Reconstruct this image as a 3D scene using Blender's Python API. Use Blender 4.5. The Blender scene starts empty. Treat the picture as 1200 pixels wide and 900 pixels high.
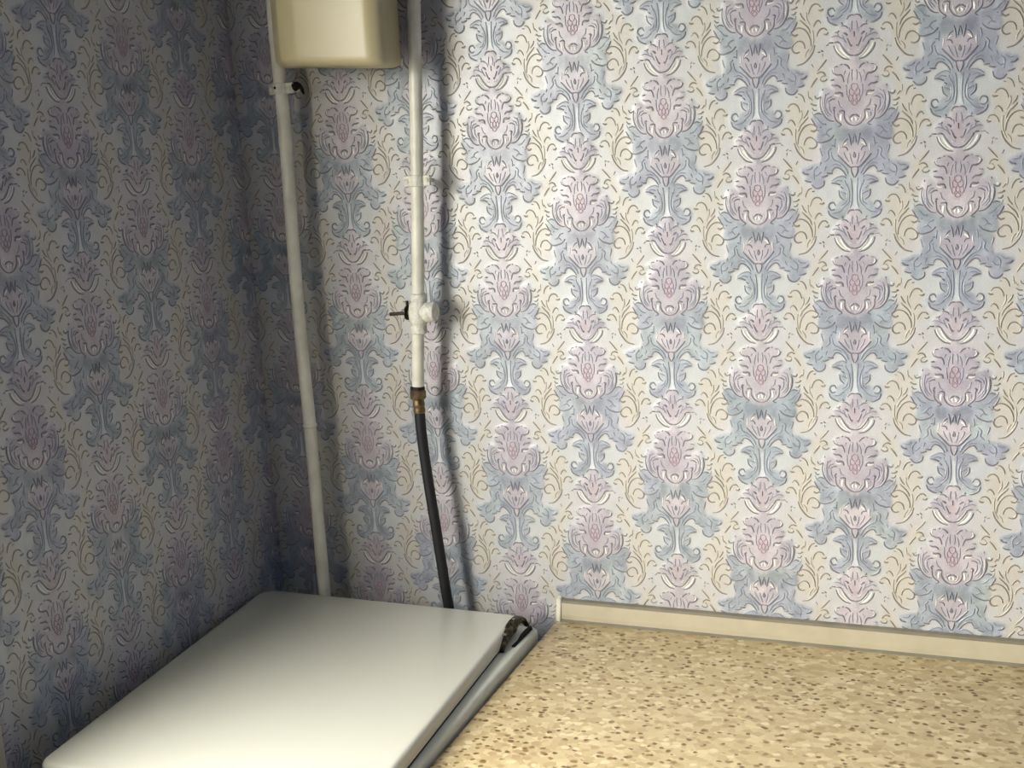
import bpy, bmesh, math, random
import numpy as np
from mathutils import Vector, Matrix

sc = bpy.context.scene
C = sc.collection
Z0 = 1.27                      # height of the survey origin above the floor

# ------------------------------------------------------------------ camera
cam = bpy.data.cameras.new('camera')
cam.sensor_width = 36.0
cam.lens = 1328.09 / 1200.0 * 36.0
cam.clip_start = 0.02
camo = bpy.data.objects.new('camera', cam)
C.objects.link(camo)
cr = Vector((0.92896934, 0.36585952, -0.0562385))
cu = Vector((-0.0153775, 0.18994483, 0.98167433))
cf = Vector((-0.36983712, 0.91108055, -0.18207893))
camo.matrix_world = Matrix(((cr.x, cu.x, -cf.x, 1.13776678),
                            (cr.y, cu.y, -cf.y, -1.64882886),
                            (cr.z, cu.z, -cf.z, 0.28445978 + Z0),
                            (0, 0, 0, 1)))
sc.camera = camo

# ------------------------------------------------------------------ light: overcast sky seen through the one window
sc.view_settings.view_transform = 'Standard'
sc.view_settings.look = 'None'
sc.view_settings.gamma = 1.0
sc.view_settings.use_curve_mapping = False
sc.view_settings.exposure = 0.0
WY0, WY1, WZ0, WZ1 = -0.70, -2.2, Z0 + -0.15, Z0 + 0.9     # window opening in the left wall

world = bpy.data.worlds.new('sky')
sc.world = world
world.use_nodes = True
wn = world.node_tree
wn.nodes.clear()
wo = wn.nodes.new('ShaderNodeOutputWorld')
wb = wn.nodes.new('ShaderNodeBackground')
tc = wn.nodes.new('ShaderNodeTexCoord')
sp = wn.nodes.new('ShaderNodeSeparateXYZ')
rp = wn.nodes.new('ShaderNodeValToRGB')
wn.links.new(tc.outputs['Generated'], sp.inputs[0])
mr = wn.nodes.new('ShaderNodeMapRange')
mr.inputs['From Min'].default_value = -1.0
wn.links.new(sp.outputs['Z'], mr.inputs['Value'])
wn.links.new(mr.outputs[0], rp.inputs[0])
e = rp.color_ramp.elements
e[0].position = 0.47; e[0].color = (0.20, 0.20, 0.17, 1)
e[1].position = 0.53; e[1].color = (1.0, 0.98, 0.93, 1)
wn.links.new(rp.outputs[0], wb.inputs['Color'])
wb.inputs['Strength'].default_value = 29.0
wn.links.new(wb.outputs[0], wo.inputs[0])

pl = bpy.data.lights.new('window_portal', 'AREA')
pl.shape = 'RECTANGLE'
pl.size = WZ1 - WZ0
pl.size_y = WY0 - WY1
pl.cycles.is_portal = True
po = bpy.data.objects.new('window_portal', pl)
C.objects.link(po)
po.location = (-0.08, (WY0 + WY1) / 2, (WZ0 + WZ1) / 2)
po.rotation_euler = (0, -math.pi / 2, 0)

# ------------------------------------------------------------------ helpers
def s2l(c):
    c = np.asarray(c, float)
    return np.where(c <= 0.04045, c / 12.92, ((c + 0.055) / 1.055) ** 2.4)

def rgb(r, g, b):
    v = s2l(np.array([r, g, b]) / 255.0)
    return (float(v[0]), float(v[1]), float(v[2]), 1.0)

def mat(name, col, rough=0.5, metal=0.0, coat=0.0, mottle=0.0, mcol=None, mscale=60, bump=0.0, bscale=300, spec=None):
    m = bpy.data.materials.new(name)
    m.use_nodes = True
    nt = m.node_tree
    b = nt.nodes['Principled BSDF']
    b.inputs['Base Color'].default_value = col
    b.inputs['Roughness'].default_value = rough
    b.inputs['Metallic'].default_value = metal
    b.inputs['Coat Weight'].default_value = coat
    b.inputs['Coat Roughness'].default_value = 0.08
    if spec is not None:
        b.inputs['Specular IOR Level'].default_value = spec
    t = nt.nodes.new('ShaderNodeTexCoord')
    if mcol is not None:
        n = nt.nodes.new('ShaderNodeTexNoise')
        n.inputs['Scale'].default_value = mscale
        n.inputs['Detail'].default_value = 5
        nt.links.new(t.outputs['Object'], n.inputs['Vector'])
        r = nt.nodes.new('ShaderNodeValToRGB')
        r.color_ramp.elements[0].position = 0.5 - 0.28 * (1 - mottle)
        r.color_ramp.elements[0].color = mcol
        r.color_ramp.elements[1].position = 0.62
        r.color_ramp.elements[1].color = col
        nt.links.new(n.outputs[0], r.inputs[0])
        nt.links.new(r.outputs[0], b.inputs['Base Color'])
    if bump > 0:
        n = nt.nodes.new('ShaderNodeTexNoise')
        n.inputs['Scale'].default_value = bscale
        n.inputs['Detail'].default_value = 3
        nt.links.new(t.outputs['Object'], n.inputs['Vector'])
        bp = nt.nodes.new('ShaderNodeBump')
        bp.inputs['Strength'].default_value = bump
        bp.inputs['Distance'].default_value = 0.002
        nt.links.new(n.outputs[0], bp.inputs['Height'])
        nt.links.new(bp.outputs[0], b.inputs['Normal'])
    return m

def obj(name, bm, m, parent=None, smooth=True):
    me = bpy.data.meshes.new(name)
    bmesh.ops.recalc_face_normals(bm, faces=bm.faces)
    bm.to_mesh(me)
    bm.free()
    for p in me.polygons:
        p.use_smooth = smooth
    if smooth:
        me.set_sharp_from_angle(angle=math.radians(40))
    me.materials.append(m)
    o = bpy.data.objects.new(name, me)
    C.objects.link(o)
    if parent is not None:
        o.parent = parent
        o.matrix_parent_inverse = Matrix.Translation(parent.location).inverted()
    return o

def thing(name, label, cat, loc):
    o = bpy.data.objects.new(name, None)
    o.empty_display_size = 0.05
    C.objects.link(o)
    o.location = loc
    o['label'] = label
    o['category'] = cat
    return o

def struct(o):
    o['kind'] = 'structure'
    return o

def add_box(bm, x0, x1, y0, y1, z0, z1, bev=0.0):
    r = bmesh.ops.create_cube(bm, size=1.0)
    M = Matrix.Translation(((x0 + x1) / 2, (y0 + y1) / 2, (z0 + z1) / 2)) @ Matrix.Diagonal((abs(x1 - x0), abs(y1 - y0), abs(z1 - z0), 1))
    bmesh.ops.transform(bm, matrix=M, verts=r['verts'])
    if bev > 0:
        ed = list({e for v in r['verts'] for e in v.link_edges})
        bmesh.ops.bevel(bm, geom=ed, offset=bev, segments=3, affect='EDGES', profile=0.6)

def box(*a, bev=0.0):
    bm = bmesh.new()
    add_box(bm, *a, bev=bev)
    return bm

def roundpoly(pts, rad, n=6):
    out = []
    N = len(pts)
    for i in range(N):
        p = Vector(pts[i]); a = Vector(pts[i - 1]); b = Vector(pts[(i + 1) % N])
        r = rad[i] if isinstance(rad, (list, tuple)) else rad
        if r <= 0:
            out.append((p.x, p.y)); continue
        da = (a - p); db = (b - p)
        la, lb = da.length, db.length
        da.normalize(); db.normalize()
        ang = da.angle(db)
        t = min(r / math.tan(ang / 2), la * 0.49, lb * 0.49)
        p0 = p + da * t; p1 = p + db * t
        for k in range(n + 1):
            s = k / n
            q = p0 * (1 - s) ** 2 + p * 2 * s * (1 - s) + p1 * s * s
            out.append((q.x, q.y))
    return out

def inset(pts, d):
    N = len(pts); out = []
    area = sum(pts[i - 1][0] * pts[i][1] - pts[i][0] * pts[i - 1][1] for i in range(N))
    sg = 1 if area > 0 else -1
    for i in range(N):
        a = Vector(pts[i - 1]); p = Vector(pts[i]); b = Vector(pts[(i + 1) % N])
        t = (b - a)
        if t.length < 1e-9: t = Vector((1, 0))
        t.normalize()
        out.append((p.x - t.y * d * sg, p.y + t.x * d * sg))
    return out

def slab_bm(pts, z0, z1, rt=0.0, rb=0.0, n=5, bm=None):
    """rounded plate: outline pts (xy) between z0 and z1, top / bottom edge radii"""
    bm = bm or bmesh.new()
    rings = []
    if rb > 0:
        for k in range(n + 1):
            a = math.pi / 2 * k / n
            rings.append((z0 + rb * (1 - math.sin(a)), rb * (1 - math.cos(a))))
        rings.reverse()
    else:
        rings.append((z0, 0))
    if rt > 0:
        for k in range(n + 1):
            a = math.pi / 2 * k / n
            rings.append((z1 - rt * (1 - math.sin(a)), rt * (1 - math.cos(a))))
    else:
        rings.append((z1, 0))
    vr = []
    for z, d in rings:
        pp = inset(pts, d) if d > 0 else pts
        vr.append([bm.verts.new((x, y, z)) for x, y in pp])
    N = len(pts)
    for a, b in zip(vr[:-1], vr[1:]):
        for i in range(N):
            j = (i + 1) % N
            bm.faces.new((a[i], a[j], b[j], b[i]))
    bm.faces.new(vr[-1])
    bm.faces.new(list(reversed(vr[0])))
    return bm

def smooth_path(pts, sub=6):
    P = [Vector(p) for p in pts]
    if len(P) < 3:
        return P
    out = []
    for i in range(len(P) - 1):
        p0 = P[i - 1] if i > 0 else P[i] * 2 - P[i + 1]
        p1, p2 = P[i], P[i + 1]
        p3 = P[i + 2] if i + 2 < len(P) else P[i + 1] * 2 - P[i]
        for k in range(sub):
            t = k / sub
            out.append(0.5 * ((2 * p1) + (p2 - p0) * t + (2 * p0 - 5 * p1 + 4 * p2 - p3) * t * t + (3 * p1 - p0 - 3 * p2 + p3) * t ** 3))
    out.append(P[-1])
    return out

def tube_bm(path, rad, seg=20, bm=None, cap=True):
    bm = bm or bmesh.new()
    P = [Vector(p) for p in path]
    N = len(P)
    R = rad if isinstance(rad, (list, tuple)) else [rad] * N
    prev = None
    rings = []
    for i in range(N):
        t = (P[min(i + 1, N - 1)] - P[max(i - 1, 0)])
        if t.length < 1e-9: t = Vector((0, 0, 1))
        t.normalize()
        if prev is None:
            a = Vector((1, 0, 0)) if abs(t.x) < 0.8 else Vector((0, 1, 0))
            n = t.cross(a).normalized()
        else:
            n = (prev - t * prev.dot(t)).normalized()
        prev = n
        b = t.cross(n)
        rings.append([bm.verts.new(P[i] + (n * math.cos(2 * math.pi * k / seg) + b * math.sin(2 * math.pi * k / seg)) * R[i]) for k in range(seg)])
    for a, b in zip(rings[:-1], rings[1:]):
        for k in range(seg):
            j = (k + 1) % seg
            bm.faces.new((a[k], a[j], b[j], b[k]))
    if cap:
        bm.faces.new(rings[-1])
        bm.faces.new(list(reversed(rings[0])))
    return bm

def lathe_bm(axis_pt, axis, prof, seg=24, bm=None):
    """prof: list of (distance along axis, radius)"""
    a = Vector(axis).normalized()
    o = Vector(axis_pt)
    bm = bm or bmesh.new()
    h = Vector((0, 0, 1)) if abs(a.z) < 0.8 else Vector((1, 0, 0))
    n = a.cross(h).normalized(); b = a.cross(n)
    rings = []
    for d, r in prof:
        rings.append([bm.verts.new(o + a * d + (n * math.cos(2 * math.pi * k / seg) + b * math.sin(2 * math.pi * k / seg)) * max(r, 1e-5)) for k in range(seg)])
    for p, q in zip(rings[:-1], rings[1:]):
        for k in range(seg):
            j = (k + 1) % seg
            bm.faces.new((p[k], p[j], q[j], q[k]))
    bm.faces.new(rings[-1]); bm.faces.new(list(reversed(rings[0])))
    return bm

# ------------------------------------------------------------------ wallpaper design (drawn once for half a column, mirrored and half-dropped)
PW, PV = 0.1325, 0.25939       # column pitch and vertical repeat
def TU(X): return (X - 208.0) / 1172.0 * PW
def TV(X, Y): return (Y - 0.022 * (X - 208.0) - 712.0) / 2128.0 * PV
FILL = {}
FILL['blue'] = [
 [(208,1465),(300,1445),(430,1415),(520,1385),(590,1310),(650,1300),(710,1350),(700,1400),(665,1450),(645,1500),(660,1560),(655,1630),(600,1640),(615,1700),(600,1770),(620,1860),(700,1870),(760,1900),(835,1920),(830,1980),(770,2000),(800,2050),(730,2070),(705,2120),(640,2145),(580,2110),(562,2020),(470,1980),(440,1925),(380,1935),(320,1990),(300,2030),(250,2060),(208,2060)],
 [(225,2020),(300,2020),(350,2008),(430,2030),(480,2070),(470,2105),(385,2125),(365,2150),(395,2180),(375,2240),(330,2275),(390,2300),(430,2330),(440,2385),(500,2380),(515,2330),(440,2310),(500,2300),(535,2360),(515,2430),(440,2485),(340,2490),(290,2410),(250,2370),(235,2300),(225,2150)],
]
FILL['deep'] = [[(208,1500),(300,1490),(400,1480),(420,1560),(360,1640),(300,1600),(260,1660),(208,1665)]]
FILL['pink'] = [
 [(208,265),(270,280),(295,320),(290,380),(350,375),(400,430),(470,490),(440,545),(375,548),(340,620),(270,700),(208,712)],
 [(208,700),(250,745),(330,775),(400,800),(455,820),(465,860),(400,910),(480,950),(475,1010),(430,1080),(500,1050),(570,1045),(600,1110),(612,1200),(590,1290),(545,1360),(480,1400),(420,1410),(365,1440),(300,1450),(208,1462)],
 [(208,1665),(250,1670),(285,1610),(350,1640),(400,1720),(395,1790),(320,1860),(250,1915),(250,1960),(215,2030),(208,2030)],
]
FILL['cream'] = [
 [(700,0),(780,20),(830,150),(860,260),(930,340),(950,430),(930,600),(860,660),(850,740),(740,700),(660,570),(610,450),(520,450),(510,400),(590,380),(600,290),(560,190),(600,120),(690,110)],
 [(530,720),(600,740),(700,820),(740,950),(760,1100),(740,1200),(690,1250),(650,1150),(690,1040),(620,960),(540,940),(530,860),(600,840)],
]
FILL['stem'] = [[(208,2030),(216,2050),(220,2250),(232,2320),(262,2370),(208,2375)]]
FILL['rose'] = [[(208,1020),(245,1030),(270,1120),(265,1230),(208,1260)], [(208,400),(240,450),(250,560),(208,640)]]
# strokes: (tone, half width in drawing units, points)
ST = []
def S(tone, w, *pts): ST.append((tone, w, pts))
d, b_, w_, f_ = 'line', 'brown', 'white', 'faint'
# lily crown and cup
S(d,11,(212,268),(245,266),(275,282),(292,312)); S(d,9,(280,405),(300,385),(330,376),(358,380))
S(d,10,(385,423),(402,442),(432,440)); S(d,10,(208,440),(208,500)); S(d,15,(288,482),(306,462),(332,455))
S(d,9,(290,510),(268,560),(246,606)); S(d,13,(243,580),(243,602)); S(d,9,(180,585),(182,600))
S(d,15,(375,556),(352,600),(312,652),(268,690),(212,700)); S(d,13,(447,580),(428,632),(386,684),(332,724),(262,740))
S(w_,13,(372,590),(345,640),(300,690),(255,716)); S(w_,13,(425,575),(405,628),(360,680),(300,718))
S(d,13,(378,556),(402,544),(436,548)); S(d,12,(450,548),(502,546)); S(b_,10,(505,560),(532,578))
S(f_,9,(300,560),(330,520),(420,480),(470,490))
# crown of the blossom
S(d,12,(262,840),(288,806),(328,790)); S(d,10,(350,783),(368,796)); S(d,9,(400,805),(436,812)); 
S(w_,9,(440,818),(452,850),(430,880)); S(d,12,(468,842),(450,878),(405,900),(366,900),(345,926),(330,980))
S(d,13,(440,948),(482,954)); S(d,13,(366,1042),(398,1016),(440,1014),(474,1002))
S(d,14,(345,1140),(352,1102),(386,1092),(424,1100),(430,1082)); S(w_,11,(365,1120),(400,1125),(440,1112))
S(d,10,(430,1158),(470,1160),(512,1188)); S(f_,8,(500,1088),(532,1112))
S(d,11,(574,1040),(580,1062)); S(d,11,(600,1120),(610,1200),(592,1285),(550,1352),(498,1392),(440,1402))
S(f_,10,(540,1100),(560,1190),(530,1290),(480,1340)); S(f_,9,(500,1200),(500,1260),(470,1310))
S(d,14,(430,1250),(455,1262),(440,1300)); S(d,10,(446,1300),(436,1372),(402,1412),(362,1442),(402,1466))
S(d,13,(322,1302),(350,1290),(390,1300)); S(d,11,(325,1302),(330,1360),(304,1410),(262,1444),(210,1458)); S(w_,16,(352,1320),(362,1360),(360,1400))
S(d,13,(208,1338),(235,1345),(266,1370)); S(w_,14,(214,1365),(235,1385),(225,1408))
S('rose',7,(208,1000),(240,1012),(246,1044),(225,1074),(208,1080)); S('rose',7,(246,1044),(268,1080),(258,1120),(225,1128),(208,1090))
S('rose',7,(225,1128),(232,1160),(208,1184)); S('rose',7,(262,1120),(276,1160),(255,1200),(232,1165)); S('rose',7,(208,1184),(240,1215),(208,1240))
S(f_,8,(232,850),(240,910),(232,970)); S(f_,8,(262,880),(282,940),(284,1000)); S(f_,8,(310,860),(330,900)); S(f_,8,(300,1010),(300,1090),(286,1150)); S(f_,8,(395,1180),(380,1240),(340,1270))
S(f_,8,(400,1320),(395,1370)); S(f_,9,(560,1240),(548,1300),(510,1350)); S(f_,8,(470,1130),(520,1150),(540,1200)); S(w_,7,(585,1140),(592,1200),(578,1270)); S(f_,8,(240,1400),(262,1380)); S(w_,6,(246,1420),(275,1390),(288,1340))
S(f_,8,(232,330),(240,380),(236,430)); S(f_,8,(262,400),(255,450)); S(f_,8,(350,470),(330,510),(318,550)); S(f_,8,(400,450),(380,490)); S(w_,6,(240,630),(262,640),(285,610))
S(f_,8,(500,1570),(540,1540),(590,1560)); S(f_,8,(480,1740),(470,1800),(430,1850)); S(f_,8,(370,1900),(420,1880),(470,1890)); S(f_,8,(540,1900),(560,1950)); S(f_,8,(700,1900),(740,1930),(790,1930))
S(f_,8,(320,2060),(300,2130)); S(f_,8,(350,2070),(400,2060),(440,2075)); S(f_,8,(300,2260),(310,2310),(360,2340)); S(w_,6,(300,2170),(292,2230),(300,2290))
# leaves below the blossom
S(d,10,(588,1322),(630,1306),(676,1322)); S(d,10,(716,1362),(692,1402),(664,1448),(642,1456)); S(d,11,(600,1460),(608,1466)); S(d,10,(628,1495),(642,1500))
S(d,11,(445,1556),(490,1600),(545,1622),(600,1634),(644,1624)); S(f_,9,(430,1595),(440,1670),(436,1690)); S(f_,9,(470,1480),(520,1500),(560,1560)); S(f_,9,(540,1430),(590,1420),(640,1370))
S(f_,10,(480,1700),(520,1740),(510,1800),(560,1850))
# tulip
S(d,10,(275,1545),(258,1610),(246,1672)); S(d,9,(208,1550),(222,1600),(232,1650)); S(d,9,(282,1600),(320,1628),(348,1690)); S(w_,13,(290,1640),(322,1658),(345,1690))
S(d,9,(288,1730),(300,1700),(330,1690),(352,1694)); S(d,12,(402,1778),(370,1812),(320,1862),(262,1914),(212,1912)); S(w_,8,(392,1750),(384,1700),(388,1660))
S(d,10,(208,1750),(220,1790),(208,1812)); S(d,10,(248,1925),(240,1978),(212,2032)); S(f_,8,(262,1760),(250,1820),(228,1880)); S(f_,8,(330,1750),(312,1800),(270,1860))
# arm and its lobes
S(d,10,(306,2010),(340,1960),(392,1920),(442,1918),(474,1958)); S(f_,11,(282,1990),(310,1930),(370,1870),(440,1830))
S(d,11,(465,1978),(500,1980),(532,1975)); S(d,11,(522,2000),(558,2014),(598,2018)); S(d,12,(566,2060),(576,2108),(620,2140),(672,2140),(716,2100))
S(d,12,(720,2070),(760,2066),(798,2052)); S(d,13,(752,1984),(798,1978),(826,1952)); S(f_,9,(600,1850),(612,1886)); S(d,9,(442,1670),(475,1672)); S(f_,9,(614,1694),(606,1732),(588,1785))
S(f_,10,(600,1960),(650,2000),(700,1990)); S(f_,9,(640,1900),(690,1950),(680,2040))
# vase leaves
S(d,12,(376,2112),(430,2092),(482,2088)); S(f_,9,(306,2034),(350,2012),(420,2030),(476,2066)); S(d,10,(340,2152),(372,2132)); S(d,10,(392,2172),(382,2240),(332,2284))
S(f_,9,(288,2222),(330,2202),(372,2190)); S(f_,9,(250,2040),(238,2160),(240,2300),(262,2372)); S(f_,9,(300,2100),(270,2190),(276,2300),(340,2370))
S(d,11,(442,2384),(480,2394),(514,2358),(500,2318),(455,2308),(432,2345)); S(d,12,(522,2398),(500,2452),(442,2484),(400,2494)); S(f_,9,(340,2380),(400,2420),(470,2430))
S(d,11,(340,2492),(355,2466))
# scroll spray between the columns
S(b_,12,(684,46),(712,52)); S(b_,10,(712,14),(750,26),(780,62),(796,114)); S(b_,13,(566,178),(586,194),(622,190)); S(b_,10,(595,156),(622,126),(670,120),(714,154),(738,222))
S(b_,12,(595,326),(602,320)); S(b_,10,(604,310),(630,298),(660,322),(680,362)); S(b_,13,(510,432),(528,454),(560,450)); S(b_,10,(524,412),(550,388),(592,390),(626,422),(642,468))
S(b_,10,(836,205),(815,250),(780,290)); S(b_,10,(836,282),(795,322),(742,372),(718,430)); S(b_,10,(712,570),(718,500),(752,424),(806,376),(868,364),(914,386))
S(b_,14,(864,432),(900,446),(934,430)); S(b_,10,(934,430),(944,404)); S(b_,10,(784,592),(792,550),(820,516),(870,510),(918,544)); S(b_,12,(918,544),(938,580),(920,622),(882,634),(844,624))
S(b_,12,(668,560),(690,630),(740,700),(800,750),(880,770)); S('lite',9,(690,400),(680,470),(690,560),(730,640)); S('lite',9,(760,200),(760,270),(720,340)); S('lite',9,(735,600),(770,640),(780,690))
S(b_,11,(852,62),(890,104)); S(b_,11,(872,132),(900,156),(942,160)); S('lite',8,(884,232),(902,272),(942,302))
# tendrils
S(b_,13,(570,638),(592,620)); S(b_,11,(606,640),(632,640)); S(b_,8,(578,660),(572,690)); S(b_,10,(530,724),(572,772),(636,842)); S(b_,9,(706,764),(684,802))
S(b_,11,(642,872),(600,855),(560,872),(546,905)); S(b_,11,(524,936),(552,956),(592,955),(606,930)); S('lite',8,(560,900),(585,905),(600,925))
S(b_,11,(640,918),(682,966),(716,1018)); S('lite',8,(752,1060),(750,1110),(735,1150)); S(d,11,(612,1130),(636,1146),(662,1138),(672,1112)); S(w_,12,(636,1112),(650,1118))
S(b_,11,(722,1196),(712,1208)); S(b_,11,(704,1246),(682,1274),(648,1272))
TONE = {'line': (118,114,122), 'brown': (136,126,108), 'white': (238,236,222), 'faint': (138,144,156), 'rose': (158,134,146), 'lite': (176,166,142)}

# tile raster of the soft fills (period 2*PW x PV)
NX, NY = 264, 258
gx = (np.arange(NX) + 0.5) / NX * 2 * PW
gy = (np.arange(NY) + 0.5) / NY * PV
def pip(px, py, poly):
    ins = np.zeros(px.shape, bool)
    n = len(poly)
    for i in range(n):
        x0, y0 = poly[i - 1]; x1, y1 = poly[i]
        if y0 == y1: continue
        c = ((y0 > py) != (y1 > py)) & (px < (x1 - x0) * (py - y0) / (y1 - y0) + x0)
        ins ^= c
    return ins
def smooth_poly(pts):
    P = [Vector((TU(x), TV(x, y), 0)) for x, y in pts]
    out = []
    n = len(P)
    for i in range(n):
        p0, p1, p2, p3 = P[i - 1], P[i], P[(i + 1) % n], P[(i + 2) % n]
        for k in range(3):
            t = k / 3
            q = 0.5 * ((2 * p1) + (p2 - p0) * t + (2 * p0 - 5 * p1 + 4 * p2 - p3) * t * t + (3 * p1 - p0 - 3 * p2 + p3) * t ** 3)
            out.append((q.x, q.y))
    return out
def raster(polys):
    m = np.zeros((NY, NX), bool)
    for pts in polys:
        base = smooth_poly(pts)
        for mir in (1, -1):
            for ox, oy in ((0, 0), (PW, PV / 2)):
                for i in (-1, 0, 1, 2):
                    for j in (-2, -1, 0, 1):
                        q = [(x * mir + ox + i * 2 * PW, y + oy + j * PV) for x, y in base]
                        xs = [a[0] for a in q]; ys = [a[1] for a in q]
                        ix = np.where((gx >= min(xs)) & (gx <= max(xs)))[0]
                        iy = np.where((gy >= min(ys)) & (gy <= max(ys)))[0]
                        if len(ix) == 0 or len(iy) == 0: continue
                        X, Y = np.meshgrid(gx[ix], gy[iy])
                        m[np.ix_(iy, ix)] |= pip(X, Y, q)
    return m.astype(float)
def blur(a, n=1):
    for _ in range(n):
        a = (np.roll(a, 1, 0) + 2 * a + np.roll(a, -1, 0)) / 4
        a = (np.roll(a, 1, 1) + 2 * a + np.roll(a, -1, 1)) / 4
    return a
MASK = {k: blur(raster(v), 2 if k != 'cream' else 14) for k, v in FILL.items()}
solid = np.maximum(np.maximum(MASK['blue'], MASK['pink']), MASK['deep'])
HGT = blur(solid, 3) * 0.0005 + blur(solid, 12) * 0.0003 + blur(MASK['pink'], 6) * 0.0004
HGT = HGT.clip(0)

rs = np.random.RandomState(5)
NT = rs.rand(256, 256)
def vnoise(x, y):
    xi = np.floor(x).astype(int); yi = np.floor(y).astype(int)
    fx = x - xi; fy = y - yi
    fx = fx * fx * (3 - 2 * fx); fy = fy * fy * (3 - 2 * fy)
    g = lambda a, b: NT[a % 256, b % 256]
    return (g(xi, yi) * (1 - fx) + g(xi + 1, yi) * fx) * (1 - fy) + (g(xi, yi + 1) * (1 - fx) + g(xi + 1, yi + 1) * fx) * fy
def fbm(x, y, o=3):
    s = 0; a = 0.5; t = 0
    for k in range(o):
        s = s + a * vnoise(x * 2 ** k + 17 * k, y * 2 ** k + 31 * k); t += a; a *= 0.55
    return s / t
def samp(a, u, v):
    fx = (u / (2 * PW)) * NX - 0.5; fy = (v / PV) * NY - 0.5
    xi = np.floor(fx).astype(int); yi = np.floor(fy).astype(int)
    fx = fx - xi; fy = fy - yi
    g = lambda i, j: a[j % NY, i % NX]
    return (g(xi, yi) * (1 - fx) + g(xi + 1, yi) * fx) * (1 - fy) + (g(xi, yi + 1) * (1 - fx) + g(xi + 1, yi + 1) * fx) * fy

def C3(r, g, b): return np.array([r, g, b], float) / 255.0
def paper_colour(u, v, s, t):
    """u,v design coordinates; s,t distances on the wall (m) for the slow watercolour drift"""
    sm = lambda k: samp(MASK[k], u, v)[..., None]
    bgv = C3(198, 201, 198) + 0 * u[..., None]
    warm = (0.5 + 0.5 * np.cos(v / PV * 4 * np.pi + (np.floor(u / PW + 0.5) % 2) * 2 * np.pi))[..., None]
    n1 = fbm(s / 0.045, t / 0.045)[..., None]
    n2 = fbm(s / 0.13 + 9, t / 0.30 + 4)[..., None]
    n3 = fbm(s / 0.010 + 50, t / 0.014, 4)[..., None]
    col = bgv * (1 - 0.5 * sm('cream')) + C3(206, 198, 187) * 0.5 * sm('cream')
    col = col + (C3(202, 196, 182) - col) * (0.85 * sm('cream') * (0.6 + 0.7 * n1)).clip(0, 1)
    col = col + (C3(202, 197, 193) - col) * 0.6 * warm * (1 - sm('cream'))
    k = ((n3 - 0.5) * 1.6).clip(-1, 1)
    blue = C3(156, 165, 171) + (C3(158, 161, 173) - C3(156, 165, 171)) * ((n2 - 0.42) * 4).clip(0, 1)
    blue = blue + (C3(174, 182, 180) - blue) * ((n1 - 0.5) * 3).clip(0, 1)
    blue = blue + 0.13 * k
    pink = C3(187, 178, 181) + (C3(177, 170, 178) - C3(187, 178, 181)) * ((n2 - 0.42) * 4).clip(0, 1)
    pink = pink + (C3(203, 194, 195) - pink) * ((n1 - 0.45) * 3).clip(0, 1) + 0.05 * k
    col = col + (blue - col) * sm('blue') * (0.62 + 0.6 * n1).clip(0, 1)
    col = col + (blue * 0.9 - col) * sm('deep') * 0.8
    col = col + (pink - col) * sm('pink') * (0.66 + 0.6 * n2).clip(0, 1)
    col = col + (C3(188, 168, 172) - col) * sm('rose') * 0.55
    col = col + (C3(206, 211, 210) - col) * sm('stem') * 0.9
    col = col + 0.02 * k
    return s2l(col.clip(0, 1))

# ribbons of the embossed line work for the half column and its mirror image
def ribbon_cell():
    V = []; F = []; T = []
    prof = ((-1.0, 0.0, 0.0), (-0.42, 1.0, 1.0), (0.42, 1.0, 1.0), (1.0, 0.0, 0.0))
    for tone, hw, pts in ST:
        P = [Vector((TU(x), TV(x, y), 0)) for x, y in pts]
        L = sum((P[i + 1] - P[i]).length for i in range(len(P) - 1))
        if len(P) > 2:
            P = smooth_path(P, 3 if L / (len(P) - 1) > 0.004 else 2)
        n = len(P)
        half = hw / 1172.0 * PW * 1.05
        hh = 0.0009 if tone in ('line', 'brown') else 0.0007
        for mir in (1, -1):
            base = len(V)
            for i in range(n):
                t = (P[min(i + 1, n - 1)] - P[max(i - 1, 0)]); t.normalize()
                nx, ny = -t.y, t.x
                k = i / (n - 1)
                tp = 0.45 + 0.55 * math.sin(math.pi * min(1, max(0, 0.12 + 0.76 * k)))
                for o, h, c in prof:
                    V.append((mir * (P[i].x + nx * o * half * tp), P[i].y + ny * o * half * tp, 0.00015 + h * hh * tp))
                    T.append((list(TONE).index(tone), c))
            for i in range(n - 1):
                for j in range(3):
                    a = base + i * 4 + j
                    F.append((a, a + 1, a + 5, a + 4) if mir > 0 else (a, a + 4, a + 5, a + 1))
            F.append((base, base + 3, base + 2, base + 1) if mir > 0 else (base, base + 1, base + 2, base + 3))
    return np.array(V), F, np.array(T, float)
RV, RF, RT = ribbon_cell()
RF = np.array(RF)
TON = np.array([C3(*TONE[k]) for k in TONE])

def axis_lines(a0, a1, b0, b1, fine, coarse):
    """grid lines: fine spacing inside [a0,a1], coarse out to [b0,b1]"""
    l = []
    if b0 < a0: l += list(np.linspace(b0, a0, max(2, int(math.ceil((a0 - b0) / coarse)) + 1))[:-1])
    l += list(np.linspace(a0, a1, int(round((a1 - a0) / fine)) + 1))
    if b1 > a1: l += list(np.linspace(a1, b1, max(2, int(math.ceil((b1 - a1) / coarse)) + 1))[1:])
    return np.array(l)

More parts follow.
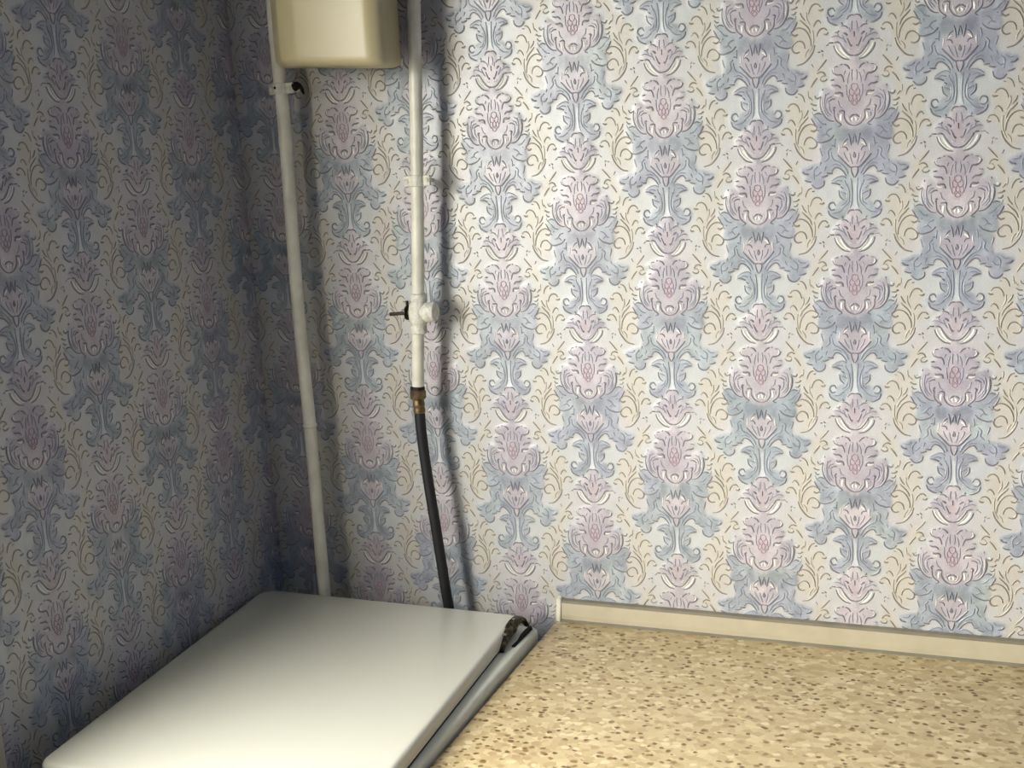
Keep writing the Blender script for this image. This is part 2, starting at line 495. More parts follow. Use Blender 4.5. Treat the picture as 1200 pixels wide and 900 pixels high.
def build_paper_wall(name, origin, su, nrm, s_lines, t_lines, s0, t0, cells, material, hole=None, srange=(0, 9), trange=(0, 9)):
    """s runs along the wall from the corner, t is the height; s0,t0 place the pattern (cup of column 0, row 0)"""
    origin = np.array(origin, float); su = np.array(su, float); nrm = np.array(nrm, float); up = np.array([0, 0, 1.0])
    Sg, Tg = np.meshgrid(s_lines, t_lines)
    U = Sg - s0; Vv = t0 - Tg
    h = samp(HGT, U, Vv)
    col = paper_colour(U, Vv, Sg, Tg)
    edge = (Sg < 0.006) | (Tg < trange[0] + .001)
    h = np.where(Sg < 0.006, 0, h)
    h = h + (fbm(Sg / 0.02 + 3, Tg / 0.02) - 0.5) * 0.0003 * (Sg > 0.006)
    P = origin + Sg[..., None] * su + Tg[..., None] * up + h[..., None] * nrm
    ny, nx = Sg.shape
    idx = np.arange(ny * nx).reshape(ny, nx)
    Q = np.stack([idx[:-1, :-1], idx[:-1, 1:], idx[1:, 1:], idx[1:, :-1]], -1)
    if hole is not None:
        cs = (s_lines[:-1] + s_lines[1:]) / 2; ct = (t_lines[:-1] + t_lines[1:]) / 2
        inh = ((ct[:, None] > hole[2]) & (ct[:, None] < hole[3])) & ((cs[None] > hole[0]) & (cs[None] < hole[1]))
        Q = Q[~inh]
    Q = Q.reshape(-1, 4)
    verts = [P.reshape(-1, 3)]; faces = [Q]; cols = [col.reshape(-1, 3)]
    off = ny * nx
    for (k, r) in cells:
        s = s0 + k * PW + RV[:, 0]
        t = t0 - r * PV / 2 - RV[:, 1]
        keepv = (s > srange[0]) & (s < srange[1]) & (t > trange[0]) & (t < trange[1])
        kf = keepv[RF].all(1)
        if not kf.any(): continue
        hh = samp(HGT, s - s0, t0 - t)
        P = origin + s[:, None] * su + t[:, None] * up + (hh + RV[:, 2])[:, None] * nrm
        base = paper_colour(s - s0, t0 - t, s, t)
        tone = s2l(TON[RT[:, 0].astype(int)])
        a = RT[:, 1:2]
        cc = base * (1 - a) + tone * a
        used = np.unique(RF[kf])
        remap = -np.ones(len(RV), int); remap[used] = np.arange(len(used)) + off
        verts.append(P[used]); cols.append(cc[used]); faces.append(remap[RF[kf]])
        off += len(used)
    V = np.concatenate(verts); F = np.concatenate(faces); K = np.concatenate(cols)
    if np.dot(np.cross(su, up), nrm) < 0:
        F = F[:, ::-1]
    me = bpy.data.meshes.new(name)
    me.vertices.add(len(V)); me.vertices.foreach_set('co', V.ravel())
    me.loops.add(F.size); me.loops.foreach_set('vertex_index', F.ravel().astype(np.int32))
    me.polygons.add(len(F)); me.polygons.foreach_set('loop_start', np.arange(0, F.size, 4, dtype=np.int32))
    me.polygons.foreach_set('loop_total', np.full(len(F), 4, np.int32))
    me.polygons.foreach_set('use_smooth', np.ones(len(F), bool))
    me.update(calc_edges=True)
    at = me.color_attributes.new('print', 'FLOAT_COLOR', 'POINT')
    at.data.foreach_set('color', np.concatenate([K, np.ones((len(K), 1))], 1).ravel())
    me.materials.append(material)
    o = bpy.data.objects.new(name, me)
    C.objects.link(o)
    return struct(o)

def paper_material():
    m = bpy.data.materials.new('embossed wallpaper')
    m.use_nodes = True
    nt = m.node_tree
    b = nt.nodes['Principled BSDF']
    a = nt.nodes.new('ShaderNodeAttribute'); a.attribute_name = 'print'
    t = nt.nodes.new('ShaderNodeTexCoord')
    mp = nt.nodes.new('ShaderNodeMapping'); mp.inputs['Scale'].default_value = (500, 500, 1500)
    n = nt.nodes.new('ShaderNodeTexNoise'); n.inputs['Scale'].default_value = 1.0; n.inputs['Detail'].default_value = 2
    nt.links.new(t.outputs['Object'], mp.inputs[0]); nt.links.new(mp.outputs[0], n.inputs['Vector'])
    hs = nt.nodes.new('ShaderNodeMix'); hs.data_type = 'RGBA'; hs.blend_type = 'MULTIPLY'
    r = nt.nodes.new('ShaderNodeValToRGB')
    r.color_ramp.elements[0].position = 0.35; r.color_ramp.elements[0].color = (0.80, 0.80, 0.82, 1)
    r.color_ramp.elements[1].position = 0.6; r.color_ramp.elements[1].color = (1, 1, 1, 1)
    nt.links.new(n.outputs[0], r.inputs[0])
    hs.inputs[0].default_value = 1.0
    nt.links.new(a.outputs['Color'], hs.inputs[6]); nt.links.new(r.outputs[0], hs.inputs[7])
    nt.links.new(hs.outputs[2], b.inputs['Base Color'])
    bp = nt.nodes.new('ShaderNodeBump'); bp.inputs['Strength'].default_value = 0.12; bp.inputs['Distance'].default_value = 0.0006
    nt.links.new(n.outputs[0], bp.inputs['Height']); nt.links.new(bp.outputs[0], b.inputs['Normal'])
    b.inputs['Roughness'].default_value = 0.40
    b.inputs['Specular IOR Level'].default_value = 0.75
    b.inputs['Coat Weight'].default_value = 0.20
    b.inputs['Coat Roughness'].default_value = 0.28
    return m
M_PAPER = paper_material()

# ------------------------------------------------------------------ structure
RX, RY, RZ = 3.3, 3.9, 2.6
S0B, T0B = 0.1992, Z0 + 0.4138
S0L, T0L = 0.1371, Z0 + 0.4164
build_paper_wall('wall_back', (0, 0, 0), (1, 0, 0), (0, -1, 0),
                 axis_lines(0.0, 1.36, 0.0, RX, 0.0021, 0.014), axis_lines(Z0 - 0.47, Z0 + 0.66, 0.0, RZ, 0.0021, 0.014),
                 S0B, T0B, [(k, r) for k in range(-2, 10) for r in range(-3, 9) if (k + r) % 2 == 0], M_PAPER,
                 srange=(0.0, 1.46), trange=(Z0 - 0.50, Z0 + 0.74))
build_paper_wall('wall_left', (0, 0, 0), (0, -1, 0), (1, 0, 0),
                 axis_lines(0.0, -WY0, 0.0, RY, 0.0026, 0.02), axis_lines(WZ0 - 0.005, Z0 + 0.66, 0.0, RZ, 0.0026, 0.02),
                 S0L, T0L, [(k, r) for k in range(-2, 6) for r in range(-3, 9) if (k + r) % 2 == 0], M_PAPER,
                 hole=(-WY0, -WY1, WZ0, WZ1), srange=(0.0, -WY0), trange=(Z0 - 0.55, Z0 + 0.74))
M_PLAIN = mat('plain pale wallpaper', rgb(104, 122, 168), 0.6, mcol=rgb(92, 110, 158), mscale=9, mottle=0.3, bump=0.2)
M_CEIL = mat('whitewash', rgb(158, 170, 196), 0.9, mcol=rgb(150, 162, 188), mscale=5, bump=0.1)
M_FLOOR = mat('brown linoleum', rgb(84, 80, 78), 0.4, mcol=rgb(70, 66, 64), mscale=14, mottle=0.4)
struct(obj('wall_right', box(RX, RX + 0.1, -RY, 0, 0, RZ), M_PLAIN, smooth=False))
struct(obj('wall_front', box(0, RX, -RY - 0.1, -RY, 0, RZ), M_PLAIN, smooth=False))
struct(obj('floor', box(0, RX, -RY, 0, -0.08, 0), M_FLOOR, smooth=False))
struct(obj('ceiling', box(-0.0, RX, -RY, 0, RZ, RZ + 0.08), M_CEIL, smooth=False))

# window in the left wall, beside the camera
M_PVC = mat('white window plastic', rgb(232, 230, 222), 0.3, mcol=rgb(226, 224, 214), mscale=4, mottle=0.2)
M_REV = mat('cream painted reveal', rgb(226, 216, 188), 0.6, mcol=rgb(216, 206, 178), mscale=7, mottle=0.3)
gm = bpy.data.materials.new('window glass'); gm.use_nodes = True
gn = gm.node_tree; gn.nodes.clear()
go = gn.nodes.new('ShaderNodeOutputMaterial'); mx = gn.nodes.new('ShaderNodeMixShader'); tr = gn.nodes.new('ShaderNodeBsdfTransparent'); gl = gn.nodes.new('ShaderNodeBsdfGlossy')
mx.inputs[0].default_value = 0.04; gl.inputs['Roughness'].default_value = 0.02
gn.links.new(tr.outputs[0], mx.inputs[1]); gn.links.new(gl.outputs[0], mx.inputs[2]); gn.links.new(mx.outputs[0], go.inputs[0])
bm = bmesh.new()
RD = 0.24
add_box(bm, -RD, -0.001, WY0, WY0 + 0.04, WZ0 - 0.04, WZ1 + 0.04)
add_box(bm, -RD, -0.001, WY1 - 0.04, WY1, WZ0 - 0.04, WZ1 + 0.04)
add_box(bm, -RD, -0.001, WY1, WY0, WZ1, WZ1 + 0.04)
add_box(bm, -RD, -0.001, WY1, WY0, WZ0 - 0.04, WZ0)
struct(obj('trim_1', bm, M_REV, smooth=False))
bm = bmesh.new()
fx0, fx1, fw = -0.24, -0.200, 0.04
add_box(bm, fx0, fx1, WY0 - fw, WY0, WZ0, WZ1, 0.004); add_box(bm, fx0, fx1, WY1, WY1 + fw, WZ0, WZ1, 0.004)
add_box(bm, fx0, fx1, WY1 + fw, WY0 - fw, WZ1 - fw, WZ1, 0.004); add_box(bm, fx0, fx1, WY1 + fw, WY0 - fw, WZ0, WZ0 + fw, 0.004)
ym = (WY0 + WY1) / 2
win = struct(obj('window_1', bm, M_PVC))
for a, b2 in ((WY1 + fw, WY0 - fw),):
    obj('pane', box(-0.225, -0.219, a, b2, WZ0 + fw, WZ1 - fw), gm, win, smooth=False)
o = obj('window_sill', slab_bm(roundpoly([(-RD, WY0 + 0.004), (0.006, WY0 + 0.004), (0.006, WY1 - 0.02), (-RD, WY1 - 0.02)], 0.003), WZ0 - 0.03, WZ0 + 0.002, 0.004, 0.004), M_PVC, win)
# casing board that runs down the wall below the sill
struct(obj('trim_2', box(0.0012, 0.006, -0.715, -0.6540, 0.0, WZ0 - 0.03, bev=0.002), M_REV))

# ------------------------------------------------------------------ gas stove with its lid down
M_ENAM = mat('white enamel', rgb(203, 202, 188), 0.28, coat=0.0, mcol=rgb(199, 198, 183), mscale=3, mottle=0.2, spec=0.6)
M_ENAM2 = mat('pale grey-white enamel', rgb(216, 218, 206), 0.34, mcol=rgb(206, 210, 198), mscale=14, mottle=0.5, spec=0.5)
M_BODY = mat('white enamel sides', rgb(222, 222, 212), 0.3, mcol=rgb(214, 214, 204), mscale=4, mottle=0.3)
M_BLACK = mat('black void', rgb(14, 13, 12), 0.8, mcol=rgb(22, 20, 18), mscale=50, mottle=0.3)
M_HINGE = mat('tarnished steel', rgb(92, 88, 70), 0.45, 0.7, mcol=rgb(46, 42, 30), mscale=160, mottle=0.9, bump=0.4)
stove = thing('gas_stove', 'white enamel gas stove with closed lid in the corner beside the countertop', 'stove', (0.30, -0.37, 0))
zl = Z0 - 0.40
# outlines, counter-clockwise from above: back-right, back-left, front-left, front-right
lid_o = roundpoly([(0.4915, -0.079), (0.010, -0.074), (0.0735, -0.672), (0.5255, -0.672)], [0.022, 0.034, 0.024, 0.024], 8)
obj('lid', slab_bm(lid_o, zl - 0.0178, zl, 0.0090, 0.0015, n=6), M_ENAM, stove)
# black strip filling the gap under the lid, the gap's shade put in as colour
obj('lid_gap_strip', slab_bm(inset(lid_o, 0.0006), zl - 0.0215, zl - 0.0178, 0, 0), M_BLACK, stove)
rim_o = roundpoly([(0.5225, -0.072), (0.012, -0.070), (0.060, -0.690), (0.5275, -0.690)], [0.020, 0.02, 0.012, 0.012], 8)
obj('hob_top', slab_bm(rim_o, zl - 0.055, zl - 0.0205, 0.007, 0.001, n=6), M_ENAM2, stove)
body_o = [(0.520, -0.078), (0.030, -0.076), (0.068, -0.665), (0.5215, -0.665)]
obj('body', slab_bm(roundpoly(body_o, 0.004, 3), 0.05, zl - 0.055), M_BODY, stove)
# front: knob panel, oven door, drawer
obj('control_panel', box(0.070, 0.524, -0.690, -0.665, zl - 0.15, zl - 0.056, bev=0.004), M_ENAM, stove)
door = obj('oven_door', box(0.072, 0.522, -0.695, -0.665, 0.24, zl - 0.158, bev=0.005), M_ENAM, stove)
M_GLS = mat('smoked oven glass', rgb(24, 22, 20), 0.08, mcol=rgb(30, 28, 25), mscale=3)
obj('window_glass', box(0.13, 0.464, -0.698, -0.694, 0.36, 0.60, bev=0.001), M_GLS, door)
M_CHR = mat('worn chrome', rgb(190, 190, 186), 0.25, 1.0, mcol=rgb(150, 150, 146), mscale=40, mottle=0.4)
hb = tube_bm([(0.11, -0.725, zl - 0.185), (0.484, -0.725, zl - 0.185)], 0.007, 12)
tube_bm([(0.125, -0.690, zl - 0.185), (0.125, -0.725, zl - 0.185)], 0.005, 10, hb)
tube_bm([(0.469, -0.690, zl - 0.185), (0.469, -0.725, zl - 0.185)], 0.005, 10, hb)
obj('handle', hb, M_CHR, door)
obj('drawer', box(0.072, 0.522, -0.692, -0.665, 0.065, 0.232, bev=0.004), M_ENAM, stove)
M_KNOB = mat('black knob plastic', rgb(30, 30, 30), 0.35, mcol=rgb(40, 40, 40), mscale=20)
for i in range(5):
    x = 0.12 + i * 0.0885
    kb = lathe_bm((x, -0.689, zl - 0.103), (0, -1, 0), [(0, 0.021), (0.004, 0.021), (0.006, 0.017), (0.020, 0.0155), (0.023, 0.013)], 24)
    add_box(kb, x - 0.003, x + 0.003, -0.716, -0.705, zl - 0.119, zl - 0.087, 0.001)
    obj('knob', kb, M_KNOB, stove)
for x, y in ((0.08, -0.10), (0.50, -0.10), (0.10, -0.63), (0.50, -0.63)):
    obj('foot', lathe_bm((x, y, 0), (0, 0, 1), [(0, 0.016), (0.006, 0.018), (0.010, 0.010), (0.052, 0.010)], 16), M_KNOB, stove)
# lid hinge: slot in the hob top and the bent steel arm that comes out of it
obj('hinge_slot', slab_bm(roundpoly([(0.5150, -0.085), (0.5095, -0.085), (0.5060, -0.158), (0.5125, -0.158)], 0.003, 4), zl - 0.0222, zl - 0.0198), M_BLACK, stove)
hp = smooth_path([(0.5050, -0.092, zl - 0.012), (0.5000, -0.096, zl - 0.002), (0.4960, -0.106, zl + 0.0020), (0.4940, -0.122, zl + 0.0005), (0.4935, -0.138, zl - 0.0045), (0.4950, -0.155, zl - 0.0085), (0.4975, -0.172, zl - 0.0135), (0.4985, -0.182, zl - 0.018)], 4)
hbm = bmesh.new()
prev = None
for i, p in enumerate(hp):
    k = i / (len(hp) - 1)
    wx = 0.0045 + 0.0035 * math.sin(math.pi * min(1, k * 1.1)) + (0.0015 if 0.42 < k < 0.56 else 0)
    wz = 0.0030 + 0.0055 * math.sin(math.pi * k)
    ring = []
    for (dx, dz) in ((-0.5, -1.0), (0.5, -1.0), (1.0, -0.3), (0.9, 0.5), (0.3, 0.8), (-0.5, 0.8), (-1.0, 0.1)):
        ring.append(hbm.verts.new((p.x + 0.002 + dx * wx, p.y, p.z + dz * wz)))
    n7 = len(ring)
    if prev:
        for j in range(n7):
            hbm.faces.new((prev[j], prev[(j + 1) % n7], ring[(j + 1) % n7], ring[j]))
    else:
        hbm.faces.new(ring)
    prev = ring
hbm.faces.new(list(reversed(prev)))
hinge = obj('hinge', hbm, M_HINGE, stove)
for y, dz in ((-0.118, 0.006), (-0.158, -0.002)):
    obj('rivet', lathe_bm((0.4965, y, zl + dz - 0.002), (0.3, -0.2, 1), [(0, 0.0034), (0.003, 0.0032), (0.0042, 0.0018)], 12), M_CHR, hinge)
hl = tube_bm(smooth_path([(0.5125, -0.088, zl - 0.020), (0.5125, -0.089, zl - 0.0165), (0.5115, -0.098, zl - 0.0150), (0.5100, -0.120, zl - 0.0165), (0.5095, -0.135, zl - 0.021)], 4), 0.0022, 8)
obj('hinge_link', hl, M_BLACK, hinge)

# ------------------------------------------------------------------ countertop, its edging strip and the cupboard under it
def speckle_material():
    m = bpy.data.materials.new('beige speckled laminate'); m.use_nodes = True
    nt = m.node_tree; b = nt.nodes['Principled BSDF']
    t = nt.nodes.new('ShaderNodeTexCoord')
    wv = nt.nodes.new('ShaderNodeTexNoise'); wv.inputs['Scale'].default_value = 120
    nt.links.new(t.outputs['Object'], wv.inputs['Vector'])
    sb = nt.nodes.new('ShaderNodeVectorMath'); sb.operation = 'SUBTRACT'; sb.inputs[1].default_value = (0.5, 0.5, 0.5)
    nt.links.new(wv.outputs['Color'], sb.inputs[0])
    sc2 = nt.nodes.new('ShaderNodeVectorMath'); sc2.operation = 'SCALE'; sc2.inputs['Scale'].default_value = 0.006
    nt.links.new(sb.outputs[0], sc2.inputs[0])
    ad = nt.nodes.new('ShaderNodeVectorMath'); ad.operation = 'ADD'
    nt.links.new(t.outputs['Object'], ad.inputs[0]); nt.links.new(sc2.outputs[0], ad.inputs[1])
    mp = nt.nodes.new('ShaderNodeMapping'); mp.inputs['Scale'].default_value = (0.75, 0.95, 1.0)
    nt.links.new(ad.outputs[0], mp.inputs[0])
    def layer(scale, seed):
        v = nt.nodes.new('ShaderNodeTexVoronoi'); v.inputs['Scale'].default_value = scale
        of = nt.nodes.new('ShaderNodeVectorMath'); of.operation = 'ADD'; of.inputs[1].default_value = (seed, seed * .7, 0)
        nt.links.new(mp.outputs[0], of.inputs[0]); nt.links.new(of.outputs[0], v.inputs['Vector'])
        s = nt.nodes.new('ShaderNodeSeparateColor'); nt.links.new(v.outputs['Color'], s.inputs[0])
        return v, s
    v1, s1 = layer(120, 0)
    r1 = nt.nodes.new('ShaderNodeValToRGB'); r1.color_ramp.interpolation = 'LINEAR'
    els = r1.color_ramp.elements
    els[0].position = 0.0; els[0].color = rgb(172, 152, 112)
    els[1].position = 1.0; els[1].color = rgb(204, 187, 146)
    x = els.new(0.45); x.color = rgb(186, 167, 126)
    x = els.new(0.72); x.color = rgb(191, 173, 133)
    nt.links.new(s1.outputs[0], r1.inputs[0])
    cur = r1.outputs[0]
    for scale, seed, thr, dist, colr in ((85, 3.1, 0.80, 0.42, rgb(170, 147, 108)), (105, 7.7, 0.78, 0.36, rgb(138, 114, 76)), (150, 5.3, 0.84, 0.40, rgb(114, 92, 60)), (100, 9.2, 0.88, 0.42, rgb(208, 193, 154))):
        v, s = layer(scale, seed)
        g = nt.nodes.new('ShaderNodeMath'); g.operation = 'GREATER_THAN'; g.inputs[1].default_value = thr
        nt.links.new(s.outputs[1], g.inputs[0])
        l = nt.nodes.new('ShaderNodeMapRange'); l.inputs['From Min'].default_value = dist + 0.10; l.inputs['From Max'].default_value = dist - 0.08
        nt.links.new(v.outputs['Distance'], l.inputs['Value'])
        mu = nt.nodes.new('ShaderNodeMath'); mu.operation = 'MULTIPLY'
        nt.links.new(g.outputs[0], mu.inputs[0]); nt.links.new(l.outputs[0], mu.inputs[1])
        mx = nt.nodes.new('ShaderNodeMix'); mx.data_type = 'RGBA'
        nt.links.new(mu.outputs[0], mx.inputs[0]); nt.links.new(cur, mx.inputs[6]); mx.inputs[7].default_value = colr
        cur = mx.outputs[2]
    nt.links.new(cur, b.inputs['Base Color'])
    b.inputs['Roughness'].default_value = 0.42
    return m
zc = Z0 - 0.434
CTX1 = 2.0
ctr = obj('countertop', slab_bm([(CTX1, -0.004), (0.5285, -0.004), (0.5290, -0.61), (CTX1, -0.61)], zc - 0.038, zc, 0.0025, 0.001, n=3), speckle_material())
ctr['label'] = 'beige and brown speckled laminate countertop to the right of the stove'; ctr['category'] = 'countertop'
M_STRIP = mat('beige plastic strip', rgb(186, 176, 148), 0.45, mcol=rgb(178, 168, 140), mscale=30, mottle=0.4)
M_SEAL = mat('olive grey soft seal', rgb(128, 122, 102), 0.6, mcol=rgb(116, 110, 92), mscale=40, mottle=0.4)
M_CAP = mat('ivory end cap', rgb(228, 224, 202), 0.35, mcol=rgb(220, 214, 190), mscale=60, mottle=0.4)
strip = thing('edging_strip', 'narrow beige plastic upstand strip between the countertop and the papered wall', 'edging strip', (0.54, -0.01, zc))
def extrude_x(prof, x0, x1):
    bm = bmesh.new()
    a = [bm.verts.new((x0, y, z)) for y, z in prof]; b = [bm.verts.new((x1, y, z)) for y, z in prof]
    n = len(prof)
    for i in range(n):
        j = (i + 1) % n
        bm.faces.new((a[i], a[j], b[j], b[i]))
    bm.faces.new(list(reversed(a))); bm.faces.new(b)
    return bm
obj('strip_body', extrude_x([(-0.003, zc + 0.003), (-0.013, zc + 0.003), (-0.0125, zc + 0.010), (-0.009, zc + 0.030), (-0.003, zc + 0.032)], 0.5355, CTX1), M_STRIP, strip, smooth=False)
obj('seal', extrude_x([(-0.002, zc + 0.030), (-0.0095, zc + 0.0295), (-0.0085, zc + 0.0335), (-0.002, zc + 0.0355)], 0.5355, CTX1), M_SEAL, strip, smooth=False)
obj('seal', extrude_x([(-0.003, zc + 0.0), (-0.0165, zc + 0.0), (-0.0125, zc + 0.004), (-0.003, zc + 0.004)], 0.5355, CTX1), M_SEAL, strip, smooth=False)
capm = extrude_x([(-0.001, zc + 0.000), (-0.0175, zc + 0.000), (-0.0145, zc + 0.012), (-0.0105, zc + 0.036), (-0.001, zc + 0.039)], 0.5290, 0.5360)
bmesh.ops.bevel(capm, geom=list(capm.edges), offset=0.0012, segments=2, affect='EDGES')
obj('end_cap', capm, M_CAP, strip)['label'] = 'ivory end cap of the strip'
M_CAB = mat('cream cupboard board', rgb(214, 204, 178), 0.5, mcol=rgb(204, 192, 164), mscale=6, mottle=0.3)
cab = thing('base_cabinet', 'cream base cabinet under the speckled countertop', 'cabinet', (1.25, -0.3, 0))
obj('carcass', box(0.545, CTX1 - 0.01, -0.56, -0.02, 0.10, zc - 0.038), M_CAB, cab, smooth=False)
obj('plinth', box(0.55, CTX1 - 0.02, -0.52, -0.03, 0.0, 0.10), M_CAB, cab, smooth=False)
for i in range(3):
    x0 = 0.547 + i * 0.481
    dr = obj('door', box(x0, x0 + 0.477, -0.578, -0.5605, 0.105, zc - 0.042, bev=0.002), M_CAB, cab)
    hx = x0 + (0.43 if i % 2 == 0 else 0.047)
    hm = tube_bm(smooth_path([(hx, -0.578, 0.62), (hx, -0.603, 0.63), (hx, -0.605, 0.68), (hx, -0.603, 0.73), (hx, -0.578, 0.74)], 4), 0.005, 10)
    obj('handle', hm, M_CHR, dr)

# ------------------------------------------------------------------ pipes, clamps, tap, hose
M_PIPE = mat('brushed white gloss paint', rgb(230, 227, 210), 0.35, mcol=rgb(214, 210, 190), mscale=28, mottle=0.5, bump=0.25, bscale=90)
M_CLAMP = mat('thick white paint', rgb(228, 226, 212), 0.4, mcol=rgb(206, 202, 184), mscale=120, mottle=0.5, bump=0.7, bscale=260)
M_DARK = mat('dark oxidised brass', rgb(58, 50, 38), 0.5, 0.6, mcol=rgb(28, 24, 20), mscale=200, mottle=0.8)
M_BRASS = mat('dull brass', rgb(138, 118, 84), 0.5, 0.7, mcol=rgb(92, 76, 50), mscale=90, mottle=0.5, bump=0.3)
M_RUB = mat('black rubber hose', rgb(16, 16, 17), 0.6, mcol=rgb(22, 22, 23), mscale=60, mottle=0.4)
PY = -0.055
px = 0.1215
lp = thing('gas_pipe', 'long white painted pipe nearest the wall corner, running down behind the stove lid', 'pipe', (px, PY, 0.0))
path = [(px + 0.0025, PY, RZ), (px + 0.002, PY, Z0 + 0.55), (px + 0.003, PY, Z0 + 0.38), (px - 0.002, PY, Z0 + 0.10), (px, PY, Z0 - 0.11), (px - 0.001, PY, Z0 - 0.40), (px, PY, 0.0)]
obj('pipe_tube', tube_bm(smooth_path(path, 8), 0.0104, 24), M_PIPE, lp)
obj('weld_ring', lathe_bm((px, PY, Z0 - 0.113), (0, 0, 1), [(0, 0.0104), (0.0015, 0.0122), (0.004, 0.0120), (0.0065, 0.0104)], 24), M_PIPE, lp)
def clamp_at(x, z, tiltz, parent, ears, hole=False):
    y = PY
    bm = lathe_bm((x, y, z - 0.0085), (0, 0, 1), [(0, 0.0108), (0.0008, 0.0126), (0.0162, 0.0126), (0.017, 0.0108)], 28)
    cl = obj('pipe_clamp', bm, M_CLAMP, parent)
    for sx, wid in ears:
        e2 = bmesh.new()
        add_box(e2, x + sx * 0.0105, x + sx * (0.0105 + wid), y - 0.0035, y + 0.003, z - 0.0082, z + 0.0082, 0.002)
        obj('clamp_ear', e2, M_CLAMP, cl)
        obj('screw', lathe_bm((x + sx * (0.0105 + wid * 0.55), y - 0.003, z), (0, -1, 0), [(0, 0.0038), (0.0018, 0.0036), (0.0026, 0.002)], 14), M_CLAMP, cl)
    # stud into the wall
    obj('wall_stud', tube_bm([(x, y + 0.011, z), (x, -0.0005, z)], 0.003, 10), M_PIPE, cl)
    if hole:
        obj('screw_hole', lathe_bm((x - 0.002, y - 0.0123, z + 0.001), (0, -1, 0), [(0, 0.0022), (0.0006, 0.0022)], 12), M_BLACK, cl)
    return cl
c1 = clamp_at(px + 0.002, Z0 + 0.4375, 0, lp, ((-1, 0.010), (1, 0.014)), hole=True)
wire = smooth_path([(px + 0.025, PY + 0.001, Z0 + 0.4425), (px + 0.031, PY + 0.003, Z0 + 0.4435), (px + 0.037, PY + 0.004, Z0 + 0.438), (px + 0.0415, PY + 0.002, Z0 + 0.430), (px + 0.044, PY, Z0 + 0.4265)], 4)
obj('bolt_end', tube_bm(wire, [0.0030] * (len(wire) - 6) + [0.0028, 0.0024, 0.002, 0.0017, 0.0015, 0.0013], 8), M_DARK, c1)
for k in range(4):
    obj('thread', tube_bm([(px + 0.0262 + k * 0.0022, PY + 0.002, Z0 + 0.4385), (px + 0.0274 + k * 0.0022, PY + 0.002, Z0 + 0.4388)], 0.0072 - 0.0010 * k, 10), M_DARK, c1)

def rxz(z):   # the right pipe leans: x as a function of height
    pts = [(1.4, 0.401), (0.5469, 0.3685), (0.3611, 0.3580), (0.1669, 0.3454), (-0.05, 0.3283)]
    z -= Z0
    for (z1, x1), (z2, x2) in zip(pts[:-1], pts[1:]):
        if z >= z2: return x2 + (x1 - x2) * (z - z2) / (z1 - z2)
    return pts[-1][1]
rpz = thing('gas_pipe', 'shorter white painted pipe right of the cream box, ending in a tap and black hose', 'pipe', (rxz(Z0), PY, Z0 - 0.04))
obj('pipe_tube', tube_bm([(rxz(z), PY, z) for z in (RZ, Z0 + 0.9, Z0 + 0.55, Z0 + 0.36, Z0 + 0.166, Z0 + 0.10)], 0.0100, 24), M_PIPE, rpz)
obj('pipe_tube', tube_bm([(rxz(z), PY, z) for z in (Z0 + 0.06, Z0 + 0.0, Z0 - 0.043)], 0.0096, 24), M_PIPE, rpz)
zc2 = Z0 + 0.282
clamp_at(rxz(zc2), zc2, 0, rpz, ((-1, 0.0115), (1, 0.0125)))
# tap: vertical body, round cap facing right, dark lever facing left
zt = Z0 + 0.078; xt = rxz(zt)
tap = obj('tap_body', lathe_bm((xt - 0.0012, PY, zt - 0.033), (0.07, 0, 1), [(0, 0.0112), (0.001, 0.0128), (0.011, 0.0132), (0.013, 0.0118), (0.020, 0.0150), (0.033, 0.0165), (0.046, 0.0150), (0.051, 0.0122), (0.053, 0.0135), (0.062, 0.0132), (0.064, 0.0105)], 28), M_CLAMP, rpz)
obj('tap_cap', lathe_bm((xt + 0.006, PY, zt + 0.001), (1, 0, 0), [(0, 0.0145), (0.008, 0.0145), (0.009, 0.0155), (0.022, 0.0155), (0.0245, 0.0140), (0.0250, 0.006)], 24), M_CLAMP, tap)
stem = obj('tap_stem', lathe_bm((xt - 0.0125, PY, zt), (-1, 0, 0), [(0, 0.007), (0.005, 0.007), (0.0052, 0.0115), (0.0072, 0.0115), (0.0075, 0.0045), (0.011, 0.004)], 18), M_DARK, tap)
lm = bmesh.new()
add_box(lm, xt - 0.050, xt - 0.020, PY - 0.003, PY + 0.003, zt - 0.0032, zt + 0.0022, 0.0012)
bmesh.ops.rotate(lm, cent=(xt - 0.02, PY, zt), matrix=Matrix.Rotation(math.radians(-3), 3, 'Y'), verts=lm.verts)
obj('lever', lm, M_DARK, tap)
add_ = bmesh.new(); add_box(add_, xt - 0.0195, xt - 0.0165, PY - 0.003, PY + 0.003, zt + 0.006, zt + 0.019, 0.001)
obj('stop_pin', add_, M_DARK, tap)
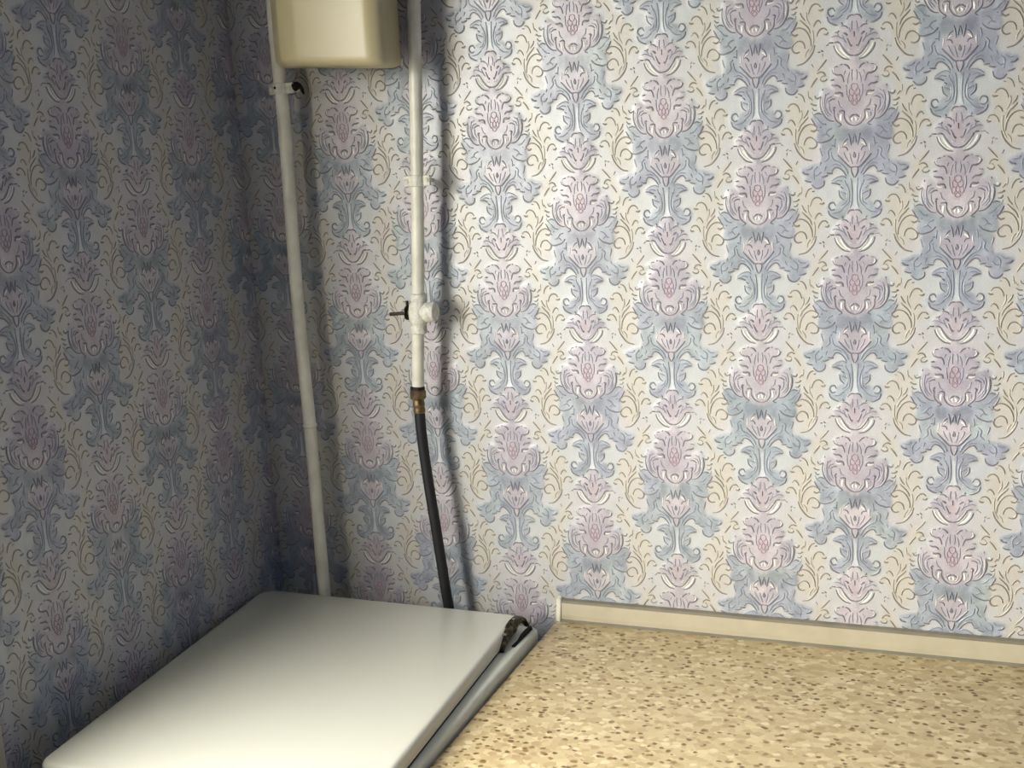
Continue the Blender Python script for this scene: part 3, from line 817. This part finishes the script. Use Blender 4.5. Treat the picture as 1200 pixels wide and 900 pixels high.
# brass union and crimped ferrule
xn = rxz(Z0 - 0.05) - 0.0005
obj('lock_ring', lathe_bm((xn, PY, Z0 - 0.046), (0, 0, 1), [(0, 0.0105), (0.0005, 0.0120), (0.005, 0.0118), (0.006, 0.0095)], 20), M_DARK, rpz)
obj('union_nut', lathe_bm((xn, PY, Z0 - 0.062), (0, 0, 1), [(0, 0.0100), (0.0025, 0.0128), (0.0135, 0.0128), (0.0165, 0.0108)], 6), M_BRASS, rpz, smooth=False)
obj('ferrule', lathe_bm((xn + 0.0005, PY, Z0 - 0.084), (-0.03, 0, 1), [(0, 0.0088), (0.001, 0.0096), (0.007, 0.0096), (0.008, 0.0088), (0.010, 0.0088), (0.011, 0.0096), (0.017, 0.0096), (0.018, 0.0090), (0.0235, 0.0090)], 20), M_BRASS, rpz)
hs = thing('gas_hose', 'black rubber hose hanging from the brass nut down behind the stove', 'hose', (xn, PY, Z0 - 0.084))
hpth = smooth_path([(xn + 0.0005, PY, Z0 - 0.080), (xn + 0.0008, PY, Z0 - 0.110), (xn + 0.0035, PY, Z0 - 0.155), (xn + 0.0078, PY, Z0 - 0.205), (xn + 0.0138, PY, Z0 - 0.265), (xn + 0.0175, PY + 0.002, Z0 - 0.315), (xn + 0.0225, PY + 0.003, Z0 - 0.375), (xn + 0.0270, PY + 0.005, Z0 - 0.430), (xn + 0.030, PY + 0.006, Z0 - 0.50), (xn + 0.031, PY + 0.006, Z0 - 0.62), (xn + 0.02, PY + 0.006, Z0 - 0.75)], 6)
obj('hose_tube', tube_bm(hpth, 0.0086, 20), M_RUB, hs)

# ------------------------------------------------------------------ cream housing between the pipes
M_CREAM = mat('cream enamel housing', rgb(184, 173, 136), 0.36, mcol=rgb(180, 168, 131), mscale=9, mottle=0.3, spec=0.5)
mb = thing('meter_box', 'cream gas meter housing with rounded edges, hanging between the two pipes', 'gas meter', (0.25, -0.05, Z0 + 0.46))
plan = roundpoly([(0.3480, -0.068), (0.142, -0.068), (0.1455, -0.098), (0.180, -0.136), (0.2150, -0.150), (0.338, -0.150), (0.3545, -0.136)], [0.006, 0.008, 0.026, 0.020, 0.028, 0.030, 0.022], 6)
plan = list(reversed(plan))
cas = slab_bm(plan, Z0 + 0.4565, Z0 + 0.70, 0.02, 0.014, n=8)
for v in cas.verts:                       # the lower edge drops a little to the right
    v.co.z -= 0.085 * (v.co.x - 0.25) * max(0.0, min(1.0, (Z0 + 0.62 - v.co.z) / 0.12))
obj('casing', cas, M_CREAM, mb)
obj('mounting_bracket', box(0.155, 0.315, -0.069, -0.001, Z0 + 0.50, Z0 + 0.66, bev=0.003), M_CREAM, mb)
